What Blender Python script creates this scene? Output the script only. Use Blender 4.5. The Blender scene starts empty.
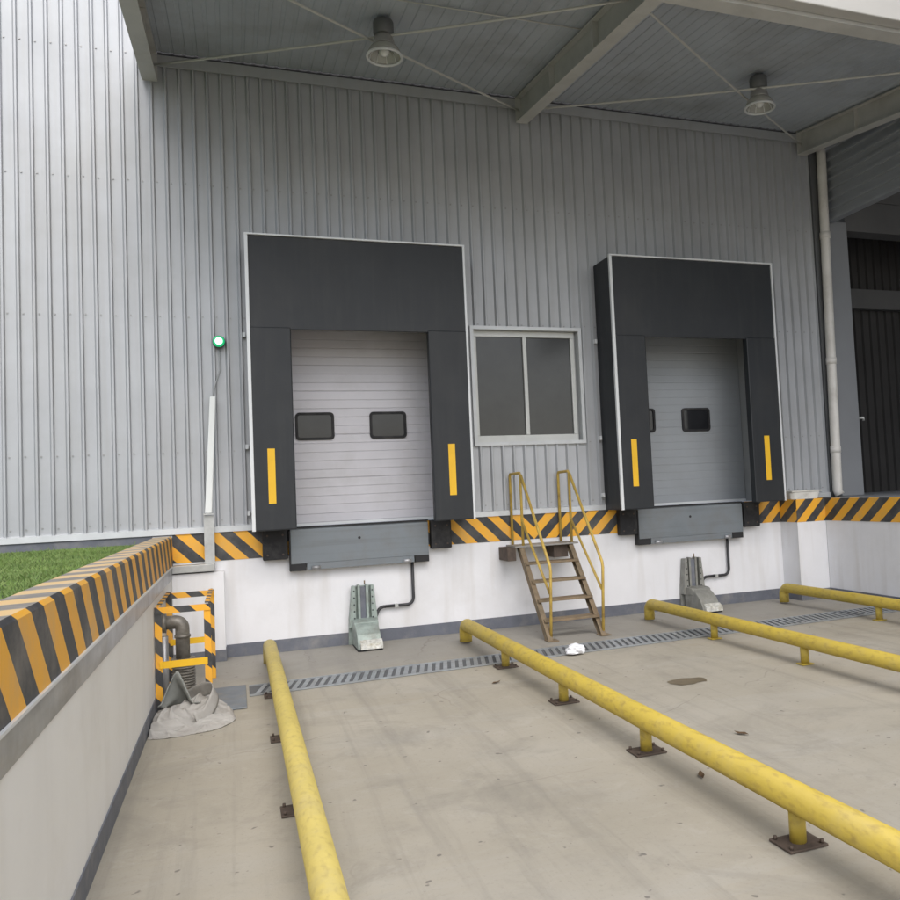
import bpy, bmesh, math, random
from mathutils import Vector, Matrix
from mathutils import noise as mnoise
R = math.radians
random.seed(7)
sc = bpy.context.scene
col = sc.collection

# ------------------------------------------------------------------ materials
def mat(name, base, rough=.6, metal=0., var=.12, scale=3., bump=0., bscale=60., dirt=None, dirt_amt=0., dirt_scale=1.2,
        spec=.5, streak=None, coat=0., detail=6.):
    """Principled with two octaves of colour variation, optional blotchy dirt and vertical streaks (world coordinates)."""
    m = bpy.data.materials.new(name); m.use_nodes = True
    nt = m.node_tree; N = nt.nodes; L = nt.links
    b = N['Principled BSDF']
    b.inputs['Roughness'].default_value = rough; b.inputs['Metallic'].default_value = metal
    b.inputs['Specular IOR Level'].default_value = spec
    b.inputs['Coat Weight'].default_value = coat
    geo = N.new('ShaderNodeNewGeometry')
    n1 = N.new('ShaderNodeTexNoise'); n1.inputs['Scale'].default_value = scale; n1.inputs['Detail'].default_value = detail
    n1.inputs['Roughness'].default_value = .6
    L.new(geo.outputs['Position'], n1.inputs['Vector'])
    mr = N.new('ShaderNodeMapRange'); mr.inputs['From Min'].default_value = .3; mr.inputs['From Max'].default_value = .7
    mr.inputs['To Min'].default_value = 1 - var; mr.inputs['To Max'].default_value = 1 + var
    L.new(n1.outputs['Fac'], mr.inputs['Value'])
    sc_ = N.new('ShaderNodeVectorMath'); sc_.operation = 'SCALE'; sc_.inputs[0].default_value = base[:3]
    L.new(mr.outputs['Result'], sc_.inputs['Scale'])
    out = sc_.outputs['Vector']
    def mixin(out, fac, colr):
        mx = N.new('ShaderNodeMix'); mx.data_type = 'RGBA'
        L.new(fac, mx.inputs['Factor']); L.new(out, mx.inputs['A']); mx.inputs['B'].default_value = (*colr, 1)
        return mx.outputs['Result']
    if dirt:
        n2 = N.new('ShaderNodeTexNoise'); n2.inputs['Scale'].default_value = dirt_scale; n2.inputs['Detail'].default_value = 9
        n2.inputs['Roughness'].default_value = .65
        L.new(geo.outputs['Position'], n2.inputs['Vector'])
        r2 = N.new('ShaderNodeMapRange'); r2.inputs['From Min'].default_value = .48; r2.inputs['From Max'].default_value = .72
        r2.inputs['To Max'].default_value = dirt_amt
        L.new(n2.outputs['Fac'], r2.inputs['Value']); out = mixin(out, r2.outputs['Result'], dirt)
    if streak:
        mp = N.new('ShaderNodeMapping'); mp.inputs['Scale'].default_value = streak[1]
        L.new(geo.outputs['Position'], mp.inputs['Vector'])
        n3 = N.new('ShaderNodeTexNoise'); n3.inputs['Scale'].default_value = 1; n3.inputs['Detail'].default_value = 5
        L.new(mp.outputs['Vector'], n3.inputs['Vector'])
        r3 = N.new('ShaderNodeMapRange'); r3.inputs['From Min'].default_value = .5; r3.inputs['From Max'].default_value = .8
        r3.inputs['To Max'].default_value = streak[2]
        L.new(n3.outputs['Fac'], r3.inputs['Value']); out = mixin(out, r3.outputs['Result'], streak[0])
    L.new(out, b.inputs['Base Color'])
    if bump:
        nb = N.new('ShaderNodeTexNoise'); nb.inputs['Scale'].default_value = bscale; nb.inputs['Detail'].default_value = 4
        L.new(geo.outputs['Position'], nb.inputs['Vector'])
        bp = N.new('ShaderNodeBump'); bp.inputs['Strength'].default_value = bump; bp.inputs['Distance'].default_value = .01
        L.new(nb.outputs['Fac'], bp.inputs['Height']); L.new(bp.outputs['Normal'], b.inputs['Normal'])
    return m

def hazard_mat(name, expr, pitch, phase, yellow=(.90, .45, .035), black=(.045, .047, .052), wear=.35, wear_col=(.30, .28, .25)):
    """Diagonal painted stripes: expr = (ax, ay, az, fold_x or None); t = a.P (x folded about fold_x)."""
    m = bpy.data.materials.new(name); m.use_nodes = True
    nt = m.node_tree; N = nt.nodes; L = nt.links; b = N['Principled BSDF']
    b.inputs['Roughness'].default_value = .55
    geo = N.new('ShaderNodeNewGeometry')
    nz = N.new('ShaderNodeTexNoise'); nz.inputs['Scale'].default_value = 9; nz.inputs['Detail'].default_value = 4
    L.new(geo.outputs['Position'], nz.inputs['Vector'])
    sp = N.new('ShaderNodeSeparateXYZ'); L.new(geo.outputs['Position'], sp.inputs[0])
    def math_(op, a, b_=None):
        n = N.new('ShaderNodeMath'); n.operation = op
        for i, v in enumerate((a, b_)):
            if v is None: continue
            if isinstance(v, (int, float)): n.inputs[i].default_value = v
            else: L.new(v, n.inputs[i])
        return n.outputs[0]
    ax, ay, az, fold = expr
    x = sp.outputs['X']
    if fold is not None: x = math_('ABSOLUTE', math_('SUBTRACT', x, fold))
    t = math_('ADD', math_('ADD', math_('MULTIPLY', x, ax), math_('MULTIPLY', sp.outputs['Y'], ay)), math_('MULTIPLY', sp.outputs['Z'], az))
    t = math_('ADD', t, math_('MULTIPLY', nz.outputs['Fac'], .012))
    fr = math_('FRACT', math_('DIVIDE', math_('ADD', t, phase), pitch))
    fac = math_('LESS_THAN', fr, .5)
    mx = N.new('ShaderNodeMix'); mx.data_type = 'RGBA'
    mx.inputs['A'].default_value = (*black, 1); mx.inputs['B'].default_value = (*yellow, 1); L.new(fac, mx.inputs['Factor'])
    n2 = N.new('ShaderNodeTexNoise'); n2.inputs['Scale'].default_value = 3.1; n2.inputs['Detail'].default_value = 10; n2.inputs['Roughness'].default_value = .7
    L.new(geo.outputs['Position'], n2.inputs['Vector'])
    mr = N.new('ShaderNodeMapRange'); mr.inputs['From Min'].default_value = .45; mr.inputs['From Max'].default_value = .75; mr.inputs['To Max'].default_value = wear
    L.new(n2.outputs['Fac'], mr.inputs['Value'])
    m2 = N.new('ShaderNodeMix'); m2.data_type = 'RGBA'; m2.inputs['B'].default_value = (*wear_col, 1)
    L.new(mr.outputs['Result'], m2.inputs['Factor']); L.new(mx.outputs['Result'], m2.inputs['A'])
    L.new(m2.outputs['Result'], b.inputs['Base Color'])
    bp = N.new('ShaderNodeBump'); bp.inputs['Strength'].default_value = .3; bp.inputs['Distance'].default_value = .004
    L.new(n2.outputs['Fac'], bp.inputs['Height']); L.new(bp.outputs['Normal'], b.inputs['Normal'])
    return m

def emit_mat(name, c, s):
    m = bpy.data.materials.new(name); m.use_nodes = True
    b = m.node_tree.nodes['Principled BSDF']
    b.inputs['Base Color'].default_value = (*c, 1); b.inputs['Emission Color'].default_value = (*c, 1); b.inputs['Emission Strength'].default_value = s
    return m

M = {}
M['clad'] = mat('cladding_metal', (.455, .47, .49), .45, .22, .08, 1.2, .08, 6, dirt=(.36, .355, .34), dirt_amt=.35, dirt_scale=.8,
                streak=((.34, .33, .31), (14, 14, .35), .30))
M['clad_dark'] = mat('side_cladding_metal', (.38, .405, .44), .5, .3, .08, 1.2)
M['flash'] = mat('flashing_metal', (.58, .60, .61), .4, .3, .07, 4, dirt=(.35, .34, .32), dirt_amt=.3)
M['screw'] = mat('screw_metal', (.36, .36, .36), .4, .6)
M['white_wall'] = mat('white_wall_paint', (.82, .82, .84), .75, 0, .035, 1.6, .12, 25, dirt=(.60, .585, .56), dirt_amt=.35, dirt_scale=1.1,
                      streak=((.52, .48, .43), (6, 6, .6), .38))
M['white_left'] = mat('white_left_wall_paint', (.88, .865, .835), .7, 0, .03, 1.6, .12, 25, dirt=(.66, .63, .58), dirt_amt=.4, dirt_scale=1.6, streak=((.58, .54, .47), (3, 3, .5), .25))
M['baseboard_and_shade'] = mat('dark_skirting_and_shade_paint', (.14, .15, .18), .6, 0, .15, 5, .2, 30, dirt=(.30, .29, .27), dirt_amt=.6, dirt_scale=4)
M['edge_steel'] = mat('edge_steel', (.40, .41, .43), .38, .5, .2, 4, .2, 14, dirt=(.24, .21, .17), dirt_amt=.6, dirt_scale=2.5, streak=((.62, .62, .62), (4, 1.2, 9), .6))
M['galv'] = mat('galvanised_steel', (.50, .51, .50), .42, .45, .12, 12)
M['black_fab'] = mat('black_pvc_fabric', (.016, .019, .023), .5, 0, .12, 2.2, .9, 2.0, dirt=(.040, .040, .040), dirt_amt=.35, dirt_scale=1.3, streak=((.05, .05, .048), (14, 14, 1.0), .25))
M['trim'] = mat('white_trim', (.72, .74, .75), .4, .1, .05)
M['yel_tape'] = mat('yellow_guide_tape', (.85, .50, .02), .5, 0, .05, 5)
M['door_shaded'] = mat('door_paint_shaded', (.36, .385, .41), .5, .1, .05, 1.5, .08, 3, dirt=(.31, .31, .31), dirt_amt=.35, dirt_scale=1.4)  # right door: same finish, its deeper shade put into the colour
M['door'] = mat('door_paint_lit', (.64, .63, .665), .5, .1, .05, 1.5, .08, 3, dirt=(.40, .39, .37), dirt_amt=.35, dirt_scale=1.4)  # left door: lightened in colour for the stronger light it gets
M['jamb'] = mat('jamb_paint', (.33, .34, .34), .55, 0, .08)
M['jamb2'] = mat('dark_corner_flashing', (.13, .135, .14), .5, .2, .08)
M['rubber'] = mat('black_rubber', (.022, .022, .024), .75, 0, .2, 14, .3, 40, dirt=(.09, .085, .08), dirt_amt=.5, dirt_scale=6)
M['door_glass'] = mat('dark_door_glass', (.022, .023, .026), .04, 0, .3, 2)
M['win_glass'] = mat('window_glass', (.050, .051, .050), .12, 0, .25, 1.2)
M['alu'] = mat('window_aluminium', (.56, .57, .55), .42, .25, .06, 5)
M['leveller'] = mat('leveller_grey_paint', (.20, .225, .245), .5, .1, .10, 3, .1, 20, dirt=(.14, .13, .12), dirt_amt=.5, dirt_scale=3,
                    streak=((.11, .11, .11), (.8, 6, 22), .35))
M['dark_gap'] = mat('dark_steel_and_gaps', (.02, .02, .022), .7)
M['guide_green'] = mat('galvanised_green_grey', (.34, .40, .37), .5, .15, .2, 12, .2, 30, dirt=(.18, .17, .14), dirt_amt=.6, dirt_scale=9)
M['guide_beige'] = mat('weathered_beige_grey', (.27, .27, .245), .6, .05, .2, 10, .2, 30, dirt=(.16, .15, .12), dirt_amt=.6, dirt_scale=7)
M['foot'] = mat('chipped_white_steel', (.60, .60, .56), .5, .1, .3, 25, .2, 40, dirt=(.30, .25, .12), dirt_amt=.8, dirt_scale=18)
M['hose'] = mat('black_hose', (.035, .035, .038), .5)
M['rust'] = mat('rusty_brown_steel', (.235, .18, .115), .75, .1, .25, 8, .4, 40, dirt=(.24, .15, .08), dirt_amt=.7, dirt_scale=6)
M['grating'] = mat('worn_platform_steel', (.34, .33, .31), .6, .2, .2, 8)
M['rail_yel'] = mat('old_yellow_paint', (.55, .38, .085), .55, 0, .15, 9, .1, 40, dirt=(.20, .12, .05), dirt_amt=.7, dirt_scale=7)
M['pipe_yel'] = mat('yellow_pipe_paint', (.53, .395, .062), .5, 0, .07, 3, .15, 30, dirt=(.40, .33, .16), dirt_amt=.35, dirt_scale=5, streak=((.20, .13, .05), (34, 14, 34), .55))
M['pipe_pale'] = mat('faded_yellow_pipe_paint', (.52, .42, .12), .55, 0, .08, 3, .15, 30, dirt=(.40, .34, .2), dirt_amt=.4, dirt_scale=5, streak=((.22, .15, .07), (34, 14, 34), .45))
M['plate'] = mat('rusty_base_plate', (.10, .075, .06), .8, .1, .25, 20)
M['grate_steel'] = mat('drain_grate_steel', (.33, .355, .375), .42, .35, .2, 12, dirt=(.2, .18, .15), dirt_amt=.5, dirt_scale=4)
M['drain_pit'] = mat('drain_pit_dark', (.115, .12, .125), .8)
M['cover'] = mat('grey_cover_plate', (.18, .205, .23), .5, .25, .15, 6, dirt=(.3, .27, .22), dirt_amt=.6, dirt_scale=5)
M['deck'] = mat('roof_deck_metal', (.46, .50, .55), .55, .1, .08, .8, dirt=(.20, .19, .18), dirt_amt=.4)
M['rafter'] = mat('cream_grey_steel_paint', (.54, .54, .52), .55, 0, .07, 3, dirt=(.33, .32, .28), dirt_amt=.45, dirt_scale=2)
M['rod'] = mat('light_grey_rod', (.60, .60, .57), .5, .1, .05)
M['lamp_body'] = mat('lamp_housing_grey', (.16, .165, .17), .5, .2, .1, 9)
M['lamp_neck'] = mat('lamp_neck_aluminium', (.42, .41, .40), .4, .5, .1, 9)
M['gutter'] = mat('white_gutter', (.50, .49, .465), .5, 0, .04, 2)
M['pvc'] = mat('white_pvc', (.72, .70, .66), .45, 0, .06, 2, dirt=(.40, .37, .32), dirt_amt=.5, dirt_scale=2.5)
M['colm'] = mat('column_grey_paint', (.24, .25, .265), .55, 0, .06, 1)
M['lintel'] = mat('dark_grey_beam', (.11, .11, .11), .7, 0, .15, 1)  # even dark grey for lintel, upper wall and cross beam
M['dark_in'] = mat('dark_interior', (.045, .043, .042), .7, 0, .2, 1)
M['pipe_old'] = mat('stained_steel_pipe', (.24, .225, .20), .5, .35, .2, 12, .2, 30, dirt=(.10, .08, .06), dirt_amt=.7, dirt_scale=11)
M['cloth'] = mat('dirty_grey_cloth', (.40, .385, .36), .9, 0, .10, 5, .15, 60, dirt=(.20, .175, .145), dirt_amt=.6, dirt_scale=4)
M['cloth2'] = mat('green_grey_sheet', (.30, .31, .29), .85, 0, .12, 7, .3, 25, dirt=(.12, .11, .09), dirt_amt=.4, dirt_scale=7)
M['plastic_white'] = mat('white_plastic', (.78, .79, .82), .45, 0, .05)
M['basin'] = mat('off_white_plastic', (.72, .71, .67), .6, 0, .08, 6, dirt=(.36, .33, .28), dirt_amt=.5, dirt_scale=9)
M['tube_white'] = mat('white_tube', (.80, .82, .80), .35, 0, .03)
M['green_on'] = emit_mat('green_lamp_lit', (.01, .42, .15), .55)
M['white_on'] = emit_mat('white_lamp_lit', (.75, 1., .85), 1.1)
M['leaf'] = mat('dry_leaf', (.10, .06, .03), .8)
M['soil'] = mat('soil_under_grass', (.045, .07, .025), .95, 0, .3, 3)
M['haz_wall'] = hazard_mat('hazard_paint_wall', (1, 0, -1, 3.02), .285, 1.17)
M['haz_side'] = hazard_mat('hazard_paint_side', (0, -.8, -1, None), .285, .05)
M['haz_curb'] = hazard_mat('hazard_paint_curb', (0, 1, 1, None), .378, 6.705 - 1.32 + .378 * 4, wear=.45, wear_col=(.42, .38, .32))
M['haz_top'] = hazard_mat('hazard_paint_curb_top_faded', (0, 1, 1, None), .378, 6.705 - 1.32 + .378 * 4, yellow=(.66, .45, .20), black=(.20, .185, .165), wear=.7, wear_col=(.50, .45, .37))
M['haz_tape'] = hazard_mat('hazard_tape', (1, 1, 1, None), .24, .02, yellow=(.85, .42, .03), wear=.25)

# lens glass of the lamps
g = bpy.data.materials.new('prismatic_lamp_glass'); g.use_nodes = True
b = g.node_tree.nodes['Principled BSDF']; b.inputs['Base Color'].default_value = (.75, .75, .70, 1)
b.inputs['Transmission Weight'].default_value = .55; b.inputs['Roughness'].default_value = .18; b.inputs['IOR'].default_value = 1.35
M['glass'] = g

# concrete apron: blotches, tyre dust, hairline cracks, joints
def concrete():
    m = bpy.data.materials.new('apron_concrete'); m.use_nodes = True
    nt = m.node_tree; N = nt.nodes; L = nt.links; b = N['Principled BSDF']
    geo = N.new('ShaderNodeNewGeometry'); P = geo.outputs['Position']
    def noise(scale, detail=8, rough=.6, vec=P, dist=0.):
        n = N.new('ShaderNodeTexNoise'); n.inputs['Scale'].default_value = scale; n.inputs['Detail'].default_value = detail
        n.inputs['Roughness'].default_value = rough; n.inputs['Distortion'].default_value = dist; L.new(vec, n.inputs['Vector']); return n.outputs['Fac']
    def rng(v, a, b_, c=0., d=1.):
        n = N.new('ShaderNodeMapRange'); n.inputs[1].default_value = a; n.inputs[2].default_value = b_; n.inputs[3].default_value = c; n.inputs[4].default_value = d
        L.new(v, n.inputs[0]); return n.outputs[0]
    def mix(a, b_, f):
        n = N.new('ShaderNodeMix'); n.data_type = 'RGBA'
        for s, v in (('A', a), ('B', b_)):
            if isinstance(v, tuple): n.inputs[s].default_value = (*v, 1)
            else: L.new(v, n.inputs[s])
        L.new(f, n.inputs['Factor']); return n.outputs['Result']
    def mul(a, k):
        n = N.new('ShaderNodeMath'); n.operation = 'MULTIPLY'; L.new(a, n.inputs[0])
        if isinstance(k, float): n.inputs[1].default_value = k
        else: L.new(k, n.inputs[1])
        return n.outputs[0]
    c = mix((.345, .313, .250), (.430, .396, .330), rng(noise(.55, 5), .3, .7))
    mp = N.new('ShaderNodeMapping'); mp.inputs['Scale'].default_value = (.35, 1.8, 1); mp.inputs['Rotation'].default_value = (0, 0, .12); L.new(P, mp.inputs['Vector'])
    c = mix(c, (.42, .40, .355), mul(rng(noise(1.1, 7, .65, mp.outputs[0], .6), .5, .72), .55))
    c = mix(c, (.25, .23, .195), mul(rng(noise(2.3, 9, .7, P, .4), .54, .76), .55))
    c = mix(c, (.36, .28, .185), mul(rng(noise(1.7, 6, .6, mp.outputs[0]), .6, .78), .35))
    c = mix(c, (.46, .43, .375), mul(rng(noise(4.5, 9, .75, P, .8), .55, .68), .42))
    c = mix(c, (.215, .20, .17), mul(rng(noise(.8, 7, .7, P, 1.2), .52, .70), .50))
    mt = N.new('ShaderNodeMapping'); mt.inputs['Scale'].default_value = (5.0, .22, 1); mt.inputs['Rotation'].default_value = (0, 0, -.03); L.new(P, mt.inputs['Vector'])
    c = mix(c, (.19, .178, .155), mul(rng(noise(1, 6, .65, mt.outputs[0], .3), .53, .72), .42))
    # greyer towards the dock wall, with a noisy edge
    sp = N.new('ShaderNodeSeparateXYZ'); L.new(P, sp.inputs[0])
    ad = N.new('ShaderNodeMath'); ad.operation = 'ADD'; L.new(sp.outputs['Y'], ad.inputs[0]); L.new(mul(noise(1.5), 1.2), ad.inputs[1])
    c = mix(c, (.285, .275, .255), mul(rng(ad.outputs[0], -1.4, -.6), .65))
    # fine grain
    c = mix(c, (.20, .185, .16), mul(rng(noise(38, 6, .7), .56, .78), .5))
    c = mix(c, (.12, .11, .10), mul(rng(noise(13, 2, .5), .70, .735), .7))
    # hairline cracks
    wv = N.new('ShaderNodeVectorMath'); wv.operation = 'MULTIPLY_ADD'
    nv = N.new('ShaderNodeTexNoise'); nv.inputs['Scale'].default_value = 1.8; L.new(P, nv.inputs['Vector'])
    wv.inputs[1].default_value = (.5, .5, .0); L.new(nv.outputs['Color'], wv.inputs[0]); L.new(P, wv.inputs[2])
    vo = N.new('ShaderNodeTexVoronoi'); vo.feature = 'DISTANCE_TO_EDGE'; vo.inputs['Scale'].default_value = .38; L.new(wv.outputs[0], vo.inputs['Vector'])
    crack = mul(rng(vo.outputs['Distance'], .0, .0035, 1, 0), rng(noise(.9, 3), .50, .60))
    c = mix(c, (.19, .17, .145), mul(crack, .5))
    L.new(c, b.inputs['Base Color'])
    L.new(rng(noise(1.3, 6), .3, .7, .55, .85), b.inputs['Roughness'])
    bp = N.new('ShaderNodeBump'); bp.inputs['Strength'].default_value = .35; bp.inputs['Distance'].default_value = .006
    ad2 = N.new('ShaderNodeMath'); ad2.operation = 'ADD'; L.new(noise(6, 8, .7), ad2.inputs[0]); L.new(mul(noise(60, 3), .5), ad2.inputs[1])
    L.new(ad2.outputs[0], bp.inputs['Height']); L.new(bp.outputs['Normal'], b.inputs['Normal'])
    return m
M['concrete'] = concrete()

def grass_mat():
    m = bpy.data.materials.new('grass_blades'); m.use_nodes = True
    nt = m.node_tree; N = nt.nodes; L = nt.links; b = N['Principled BSDF']; b.inputs['Roughness'].default_value = .6
    geo = N.new('ShaderNodeNewGeometry'); n = N.new('ShaderNodeTexNoise'); n.inputs['Scale'].default_value = 2.5; n.inputs['Detail'].default_value = 8
    L.new(geo.outputs['Position'], n.inputs['Vector'])
    cr = N.new('ShaderNodeValToRGB'); e = cr.color_ramp.elements
    e[0].position = .32; e[0].color = (.085, .165, .03, 1); e[1].position = .7; e[1].color = (.19, .31, .07, 1)
    L.new(n.outputs['Fac'], cr.inputs['Fac'])
    ri = N.new('ShaderNodeTexWhiteNoise'); ri.noise_dimensions = '1D'; L.new(geo.outputs['Random Per Island'], ri.inputs['W'])
    mx = N.new('ShaderNodeMix'); mx.data_type = 'RGBA'; mx.inputs['B'].default_value = (.20, .21, .075, 1)
    mm = N.new('ShaderNodeMath'); mm.operation = 'MULTIPLY'; mm.inputs[1].default_value = .45; L.new(ri.outputs['Value'], mm.inputs[0])
    L.new(mm.outputs[0], mx.inputs['Factor']); L.new(cr.outputs['Color'], mx.inputs['A']); L.new(mx.outputs['Result'], b.inputs['Base Color'])
    return m
M['grass'] = grass_mat()

# ------------------------------------------------------------------ geometry helpers
class MB:
    def __init__(s): s.b = bmesh.new()
    def box(s, x0, x1, y0, y1, z0, z1, mi=0):
        v = [s.b.verts.new(p) for p in ((x0,y0,z0),(x1,y0,z0),(x1,y1,z0),(x0,y1,z0),(x0,y0,z1),(x1,y0,z1),(x1,y1,z1),(x0,y1,z1))]
        for f in ((0,3,2,1),(4,5,6,7),(0,1,5,4),(1,2,6,5),(2,3,7,6),(3,0,4,7)):
            s.b.faces.new([v[i] for i in f]).material_index = mi
        return s
    def quad(s, *p, mi=0):
        s.b.faces.new([s.b.verts.new(q) for q in p]).material_index = mi; return s
    def prism(s, pts, axis, a, b_, mi=0):
        """closed polygon pts (2-D) extruded along axis 0/1/2 from a to b_"""
        def P(p, t):
            return {0: (t, p[0], p[1]), 1: (p[0], t, p[1]), 2: (p[0], p[1], t)}[axis]
        A = [s.b.verts.new(P(p, a)) for p in pts]; B = [s.b.verts.new(P(p, b_)) for p in pts]
        n = len(pts); s.b.faces.new(A).material_index = mi; s.b.faces.new(B[::-1]).material_index = mi
        for i in range(n): s.b.faces.new((A[i], B[i], B[(i+1) % n], A[(i+1) % n])).material_index = mi
        return s
    def bar(s, p, q, w, h, up=(0, 0, 1), mi=0):
        p, q = Vector(p), Vector(q); d = (q-p).normalized(); sd = d.cross(Vector(up)).normalized(); u = sd.cross(d)
        A = [s.b.verts.new(c + sd*i*w/2 + u*j*h/2) for c in (p,) for i, j in ((-1,-1),(1,-1),(1,1),(-1,1))]
        B = [s.b.verts.new(c + sd*i*w/2 + u*j*h/2) for c in (q,) for i, j in ((-1,-1),(1,-1),(1,1),(-1,1))]
        s.b.faces.new(A); s.b.faces.new(B[::-1])
        for i in range(4): s.b.faces.new((A[i], B[i], B[(i+1) % 4], A[(i+1) % 4]))
        return s
    def tube(s, pts, r, seg=12, cap=True, smooth=True):
        pts = [Vector(p) for p in pts]; rings = []; n = len(pts)
        rr = r if isinstance(r, (list, tuple)) else [r]*n
        prev = None
        for i, p in enumerate(pts):
            d = (pts[min(i+1, n-1)] - pts[max(i-1, 0)]).normalized()
            if prev is None:
                a = Vector((0, 0, 1)) if abs(d.z) < .9 else Vector((1, 0, 0)); u = d.cross(a).normalized()
            else: u = (prev - d*prev.dot(d)).normalized()
            prev = u; w = d.cross(u)
            rings.append([s.b.verts.new(p + (u*math.cos(t) + w*math.sin(t))*rr[i]) for t in (2*math.pi*k/seg for k in range(seg))])
        for a, b_ in zip(rings, rings[1:]):
            for k in range(seg):
                f = s.b.faces.new((a[k], a[(k+1) % seg], b_[(k+1) % seg], b_[k])); f.smooth = smooth
        if cap: s.b.faces.new(rings[0][::-1]); s.b.faces.new(rings[-1])
        return s
    def lathe(s, prof, c=(0, 0, 0), seg=24, axis='z', cap=True):
        rings = []
        for r, z in prof:
            ring = []
            for k in range(seg):
                t = 2*math.pi*k/seg; x, y = r*math.cos(t), r*math.sin(t)
                p = (x, y, z) if axis == 'z' else (x, z, y)
                ring.append(s.b.verts.new((c[0]+p[0], c[1]+p[1], c[2]+p[2])))
            rings.append(ring)
        for a, b_ in zip(rings, rings[1:]):
            for k in range(seg): f = s.b.faces.new((a[k], a[(k+1) % seg], b_[(k+1) % seg], b_[k])); f.smooth = True
        if cap and prof[0][0] > 1e-4: s.b.faces.new(rings[0][::-1])
        if cap and prof[-1][0] > 1e-4: s.b.faces.new(rings[-1])
        return s
    def build(s, name, m, parent=None, bevel=0., recalc=True):
        if recalc: bmesh.ops.recalc_face_normals(s.b, faces=s.b.faces)
        me = bpy.data.meshes.new(name); s.b.to_mesh(me); s.b.free()
        for mm in (m if isinstance(m, (list, tuple)) else [m]): me.materials.append(mm)
        o = bpy.data.objects.new(name, me); col.objects.link(o)
        if parent is not None:
            o.parent = parent; o.location = -abs_loc(parent)
        if bevel:
            bv = o.modifiers.new('bevel', 'BEVEL'); bv.width = bevel; bv.segments = 2; bv.limit_method = 'ANGLE'; bv.angle_limit = R(40)
        return o
def abs_loc(o):
    v = Vector((0, 0, 0))
    while o is not None: v += o.location; o = o.parent
    return v
def thing(name, label, cat, loc=(0, 0, 0), group=None):
    o = bpy.data.objects.new(name, None); col.objects.link(o); o.location = loc; o.empty_display_size = .2
    o['label'] = label; o['category'] = cat
    if group: o['group'] = group
    return o
def tag(o, label, cat, group=None):
    o['label'] = label; o['category'] = cat
    if group: o['group'] = group
    return o
def structure(o): o['kind'] = 'structure'; return o
def arc(c, r, a0, a1, n, plane='xz'):
    out = []
    for i in range(n+1):
        t = R(a0 + (a1-a0)*i/n); a, b_ = r*math.cos(t), r*math.sin(t)
        out.append((c[0]+a, c[1], c[2]+b_) if plane == 'xz' else ((c[0], c[1]+a, c[2]+b_) if plane == 'yz' else (c[0]+a, c[1]+b_, c[2])))
    return out

Z0 = 1.34          # level of the dock floor / underside of the cladding
XL, XR = -1.017, 7.06
S1 = (-.214, 2.143); S2 = (3.99, 6.335); YD = -.505

# ------------------------------------------------------------------ ground, grass, dock floor
g_ = MB(); g_.quad((-400, -400, 0), (400, -400, 0), (400, 400, 0), (-400, 400, 0)); structure(g_.build('ground', M['concrete']))
g_ = MB(); g_.box(-60, XL-.17, -16, -.0, .02, 1.255); structure(g_.build('lawn_soil', M['soil']))

def grass():
    bm = bmesh.new(); rnd = random.Random(3)
    def blade(x, y, z, h, w):
        a = rnd.uniform(0, math.pi); dx, dy = math.cos(a)*w, math.sin(a)*w
        lx, ly = rnd.gauss(0, .4)*h, rnd.gauss(0, .4)*h
        v = [bm.verts.new((x-dx, y-dy, z)), bm.verts.new((x+dx, y+dy, z)), bm.verts.new((x+lx*.4+dx*.6, y+ly*.4+dy*.6, z+h*.6)), bm.verts.new((x+lx, y+ly, z+h))]
        bm.faces.new((v[0], v[1], v[2])); bm.faces.new((v[0], v[2], v[3]))
    n = 0
    while n < 130000:
        x = XL-.185 - 4.2*rnd.random()**1.3; y = -.04 - 7.5*rnd.random()
        if x < -1.2-4.2*(1): continue
        k = mnoise.noise(Vector((x*2.2, y*2.2, 0)))
        h = .010 + .022*rnd.random() + .028*max(0, k)
        if rnd.random() < .012: h *= 2.0
        if y > -.25: h *= .45
        blade(x, y, 1.25, h, .0014 + .0018*rnd.random()); n += 1
    me = bpy.data.meshes.new('grass'); bm.to_mesh(me); bm.free(); me.materials.append(M['grass'])
    o = bpy.data.objects.new('grass', me); col.objects.link(o); o['kind'] = 'stuff'
    o['label'] = 'short green lawn grass above the left wall'; o['category'] = 'grass'
grass()

# ------------------------------------------------------------------ dock wall (concrete front of the building)
YW = -.01
dw = thing('loading_dock_wall', 'white painted dock wall with black and yellow band under the two doors', 'wall', (3, 0, 0))
w = MB()
w.box(-12, XR+.25, YW, 3., .0, Z0-.012)
w.box(-1.017+.003, -.515, -.20, YW, .0, .93)              # pilaster at the left corner
w.box(6.60, XR, -.38, YW, .0, 1.332)                 # pilaster at the right corner
w.build('white_face', M['white_wall'], dw)
w = MB()
w.box(-1.014, 6.597, YW-.006, YW-.0002, 1.035, 1.338); w.box(6.594, XR-.001, -.386, -.3802, 1.035, 1.338)
w.build('hazard_band', M['haz_wall'], dw)
MB().box(6.594, 6.5998, -.3801, YW-.0065, 1.035, 1.338).build('hazard_band', M['haz_side'], dw)
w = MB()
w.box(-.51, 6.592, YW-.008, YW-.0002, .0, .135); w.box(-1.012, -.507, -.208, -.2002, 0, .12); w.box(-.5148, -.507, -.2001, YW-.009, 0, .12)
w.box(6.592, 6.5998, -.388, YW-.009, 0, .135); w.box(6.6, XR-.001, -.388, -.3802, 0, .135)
w.box(-12, -1.205, YW-.006, YW-.0002, 1.18, 1.336)  # not skirting: dark strip painting the shadow under the flashing by the lawn
w.build('skirting', M['baseboard_and_shade'], dw)  # skirting plus the painted shadow strip under the flashing
structure(MB().box(XR+.26, 40, -14, 12, .02, 1.332).build('dock_floor', M['colm']))

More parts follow.
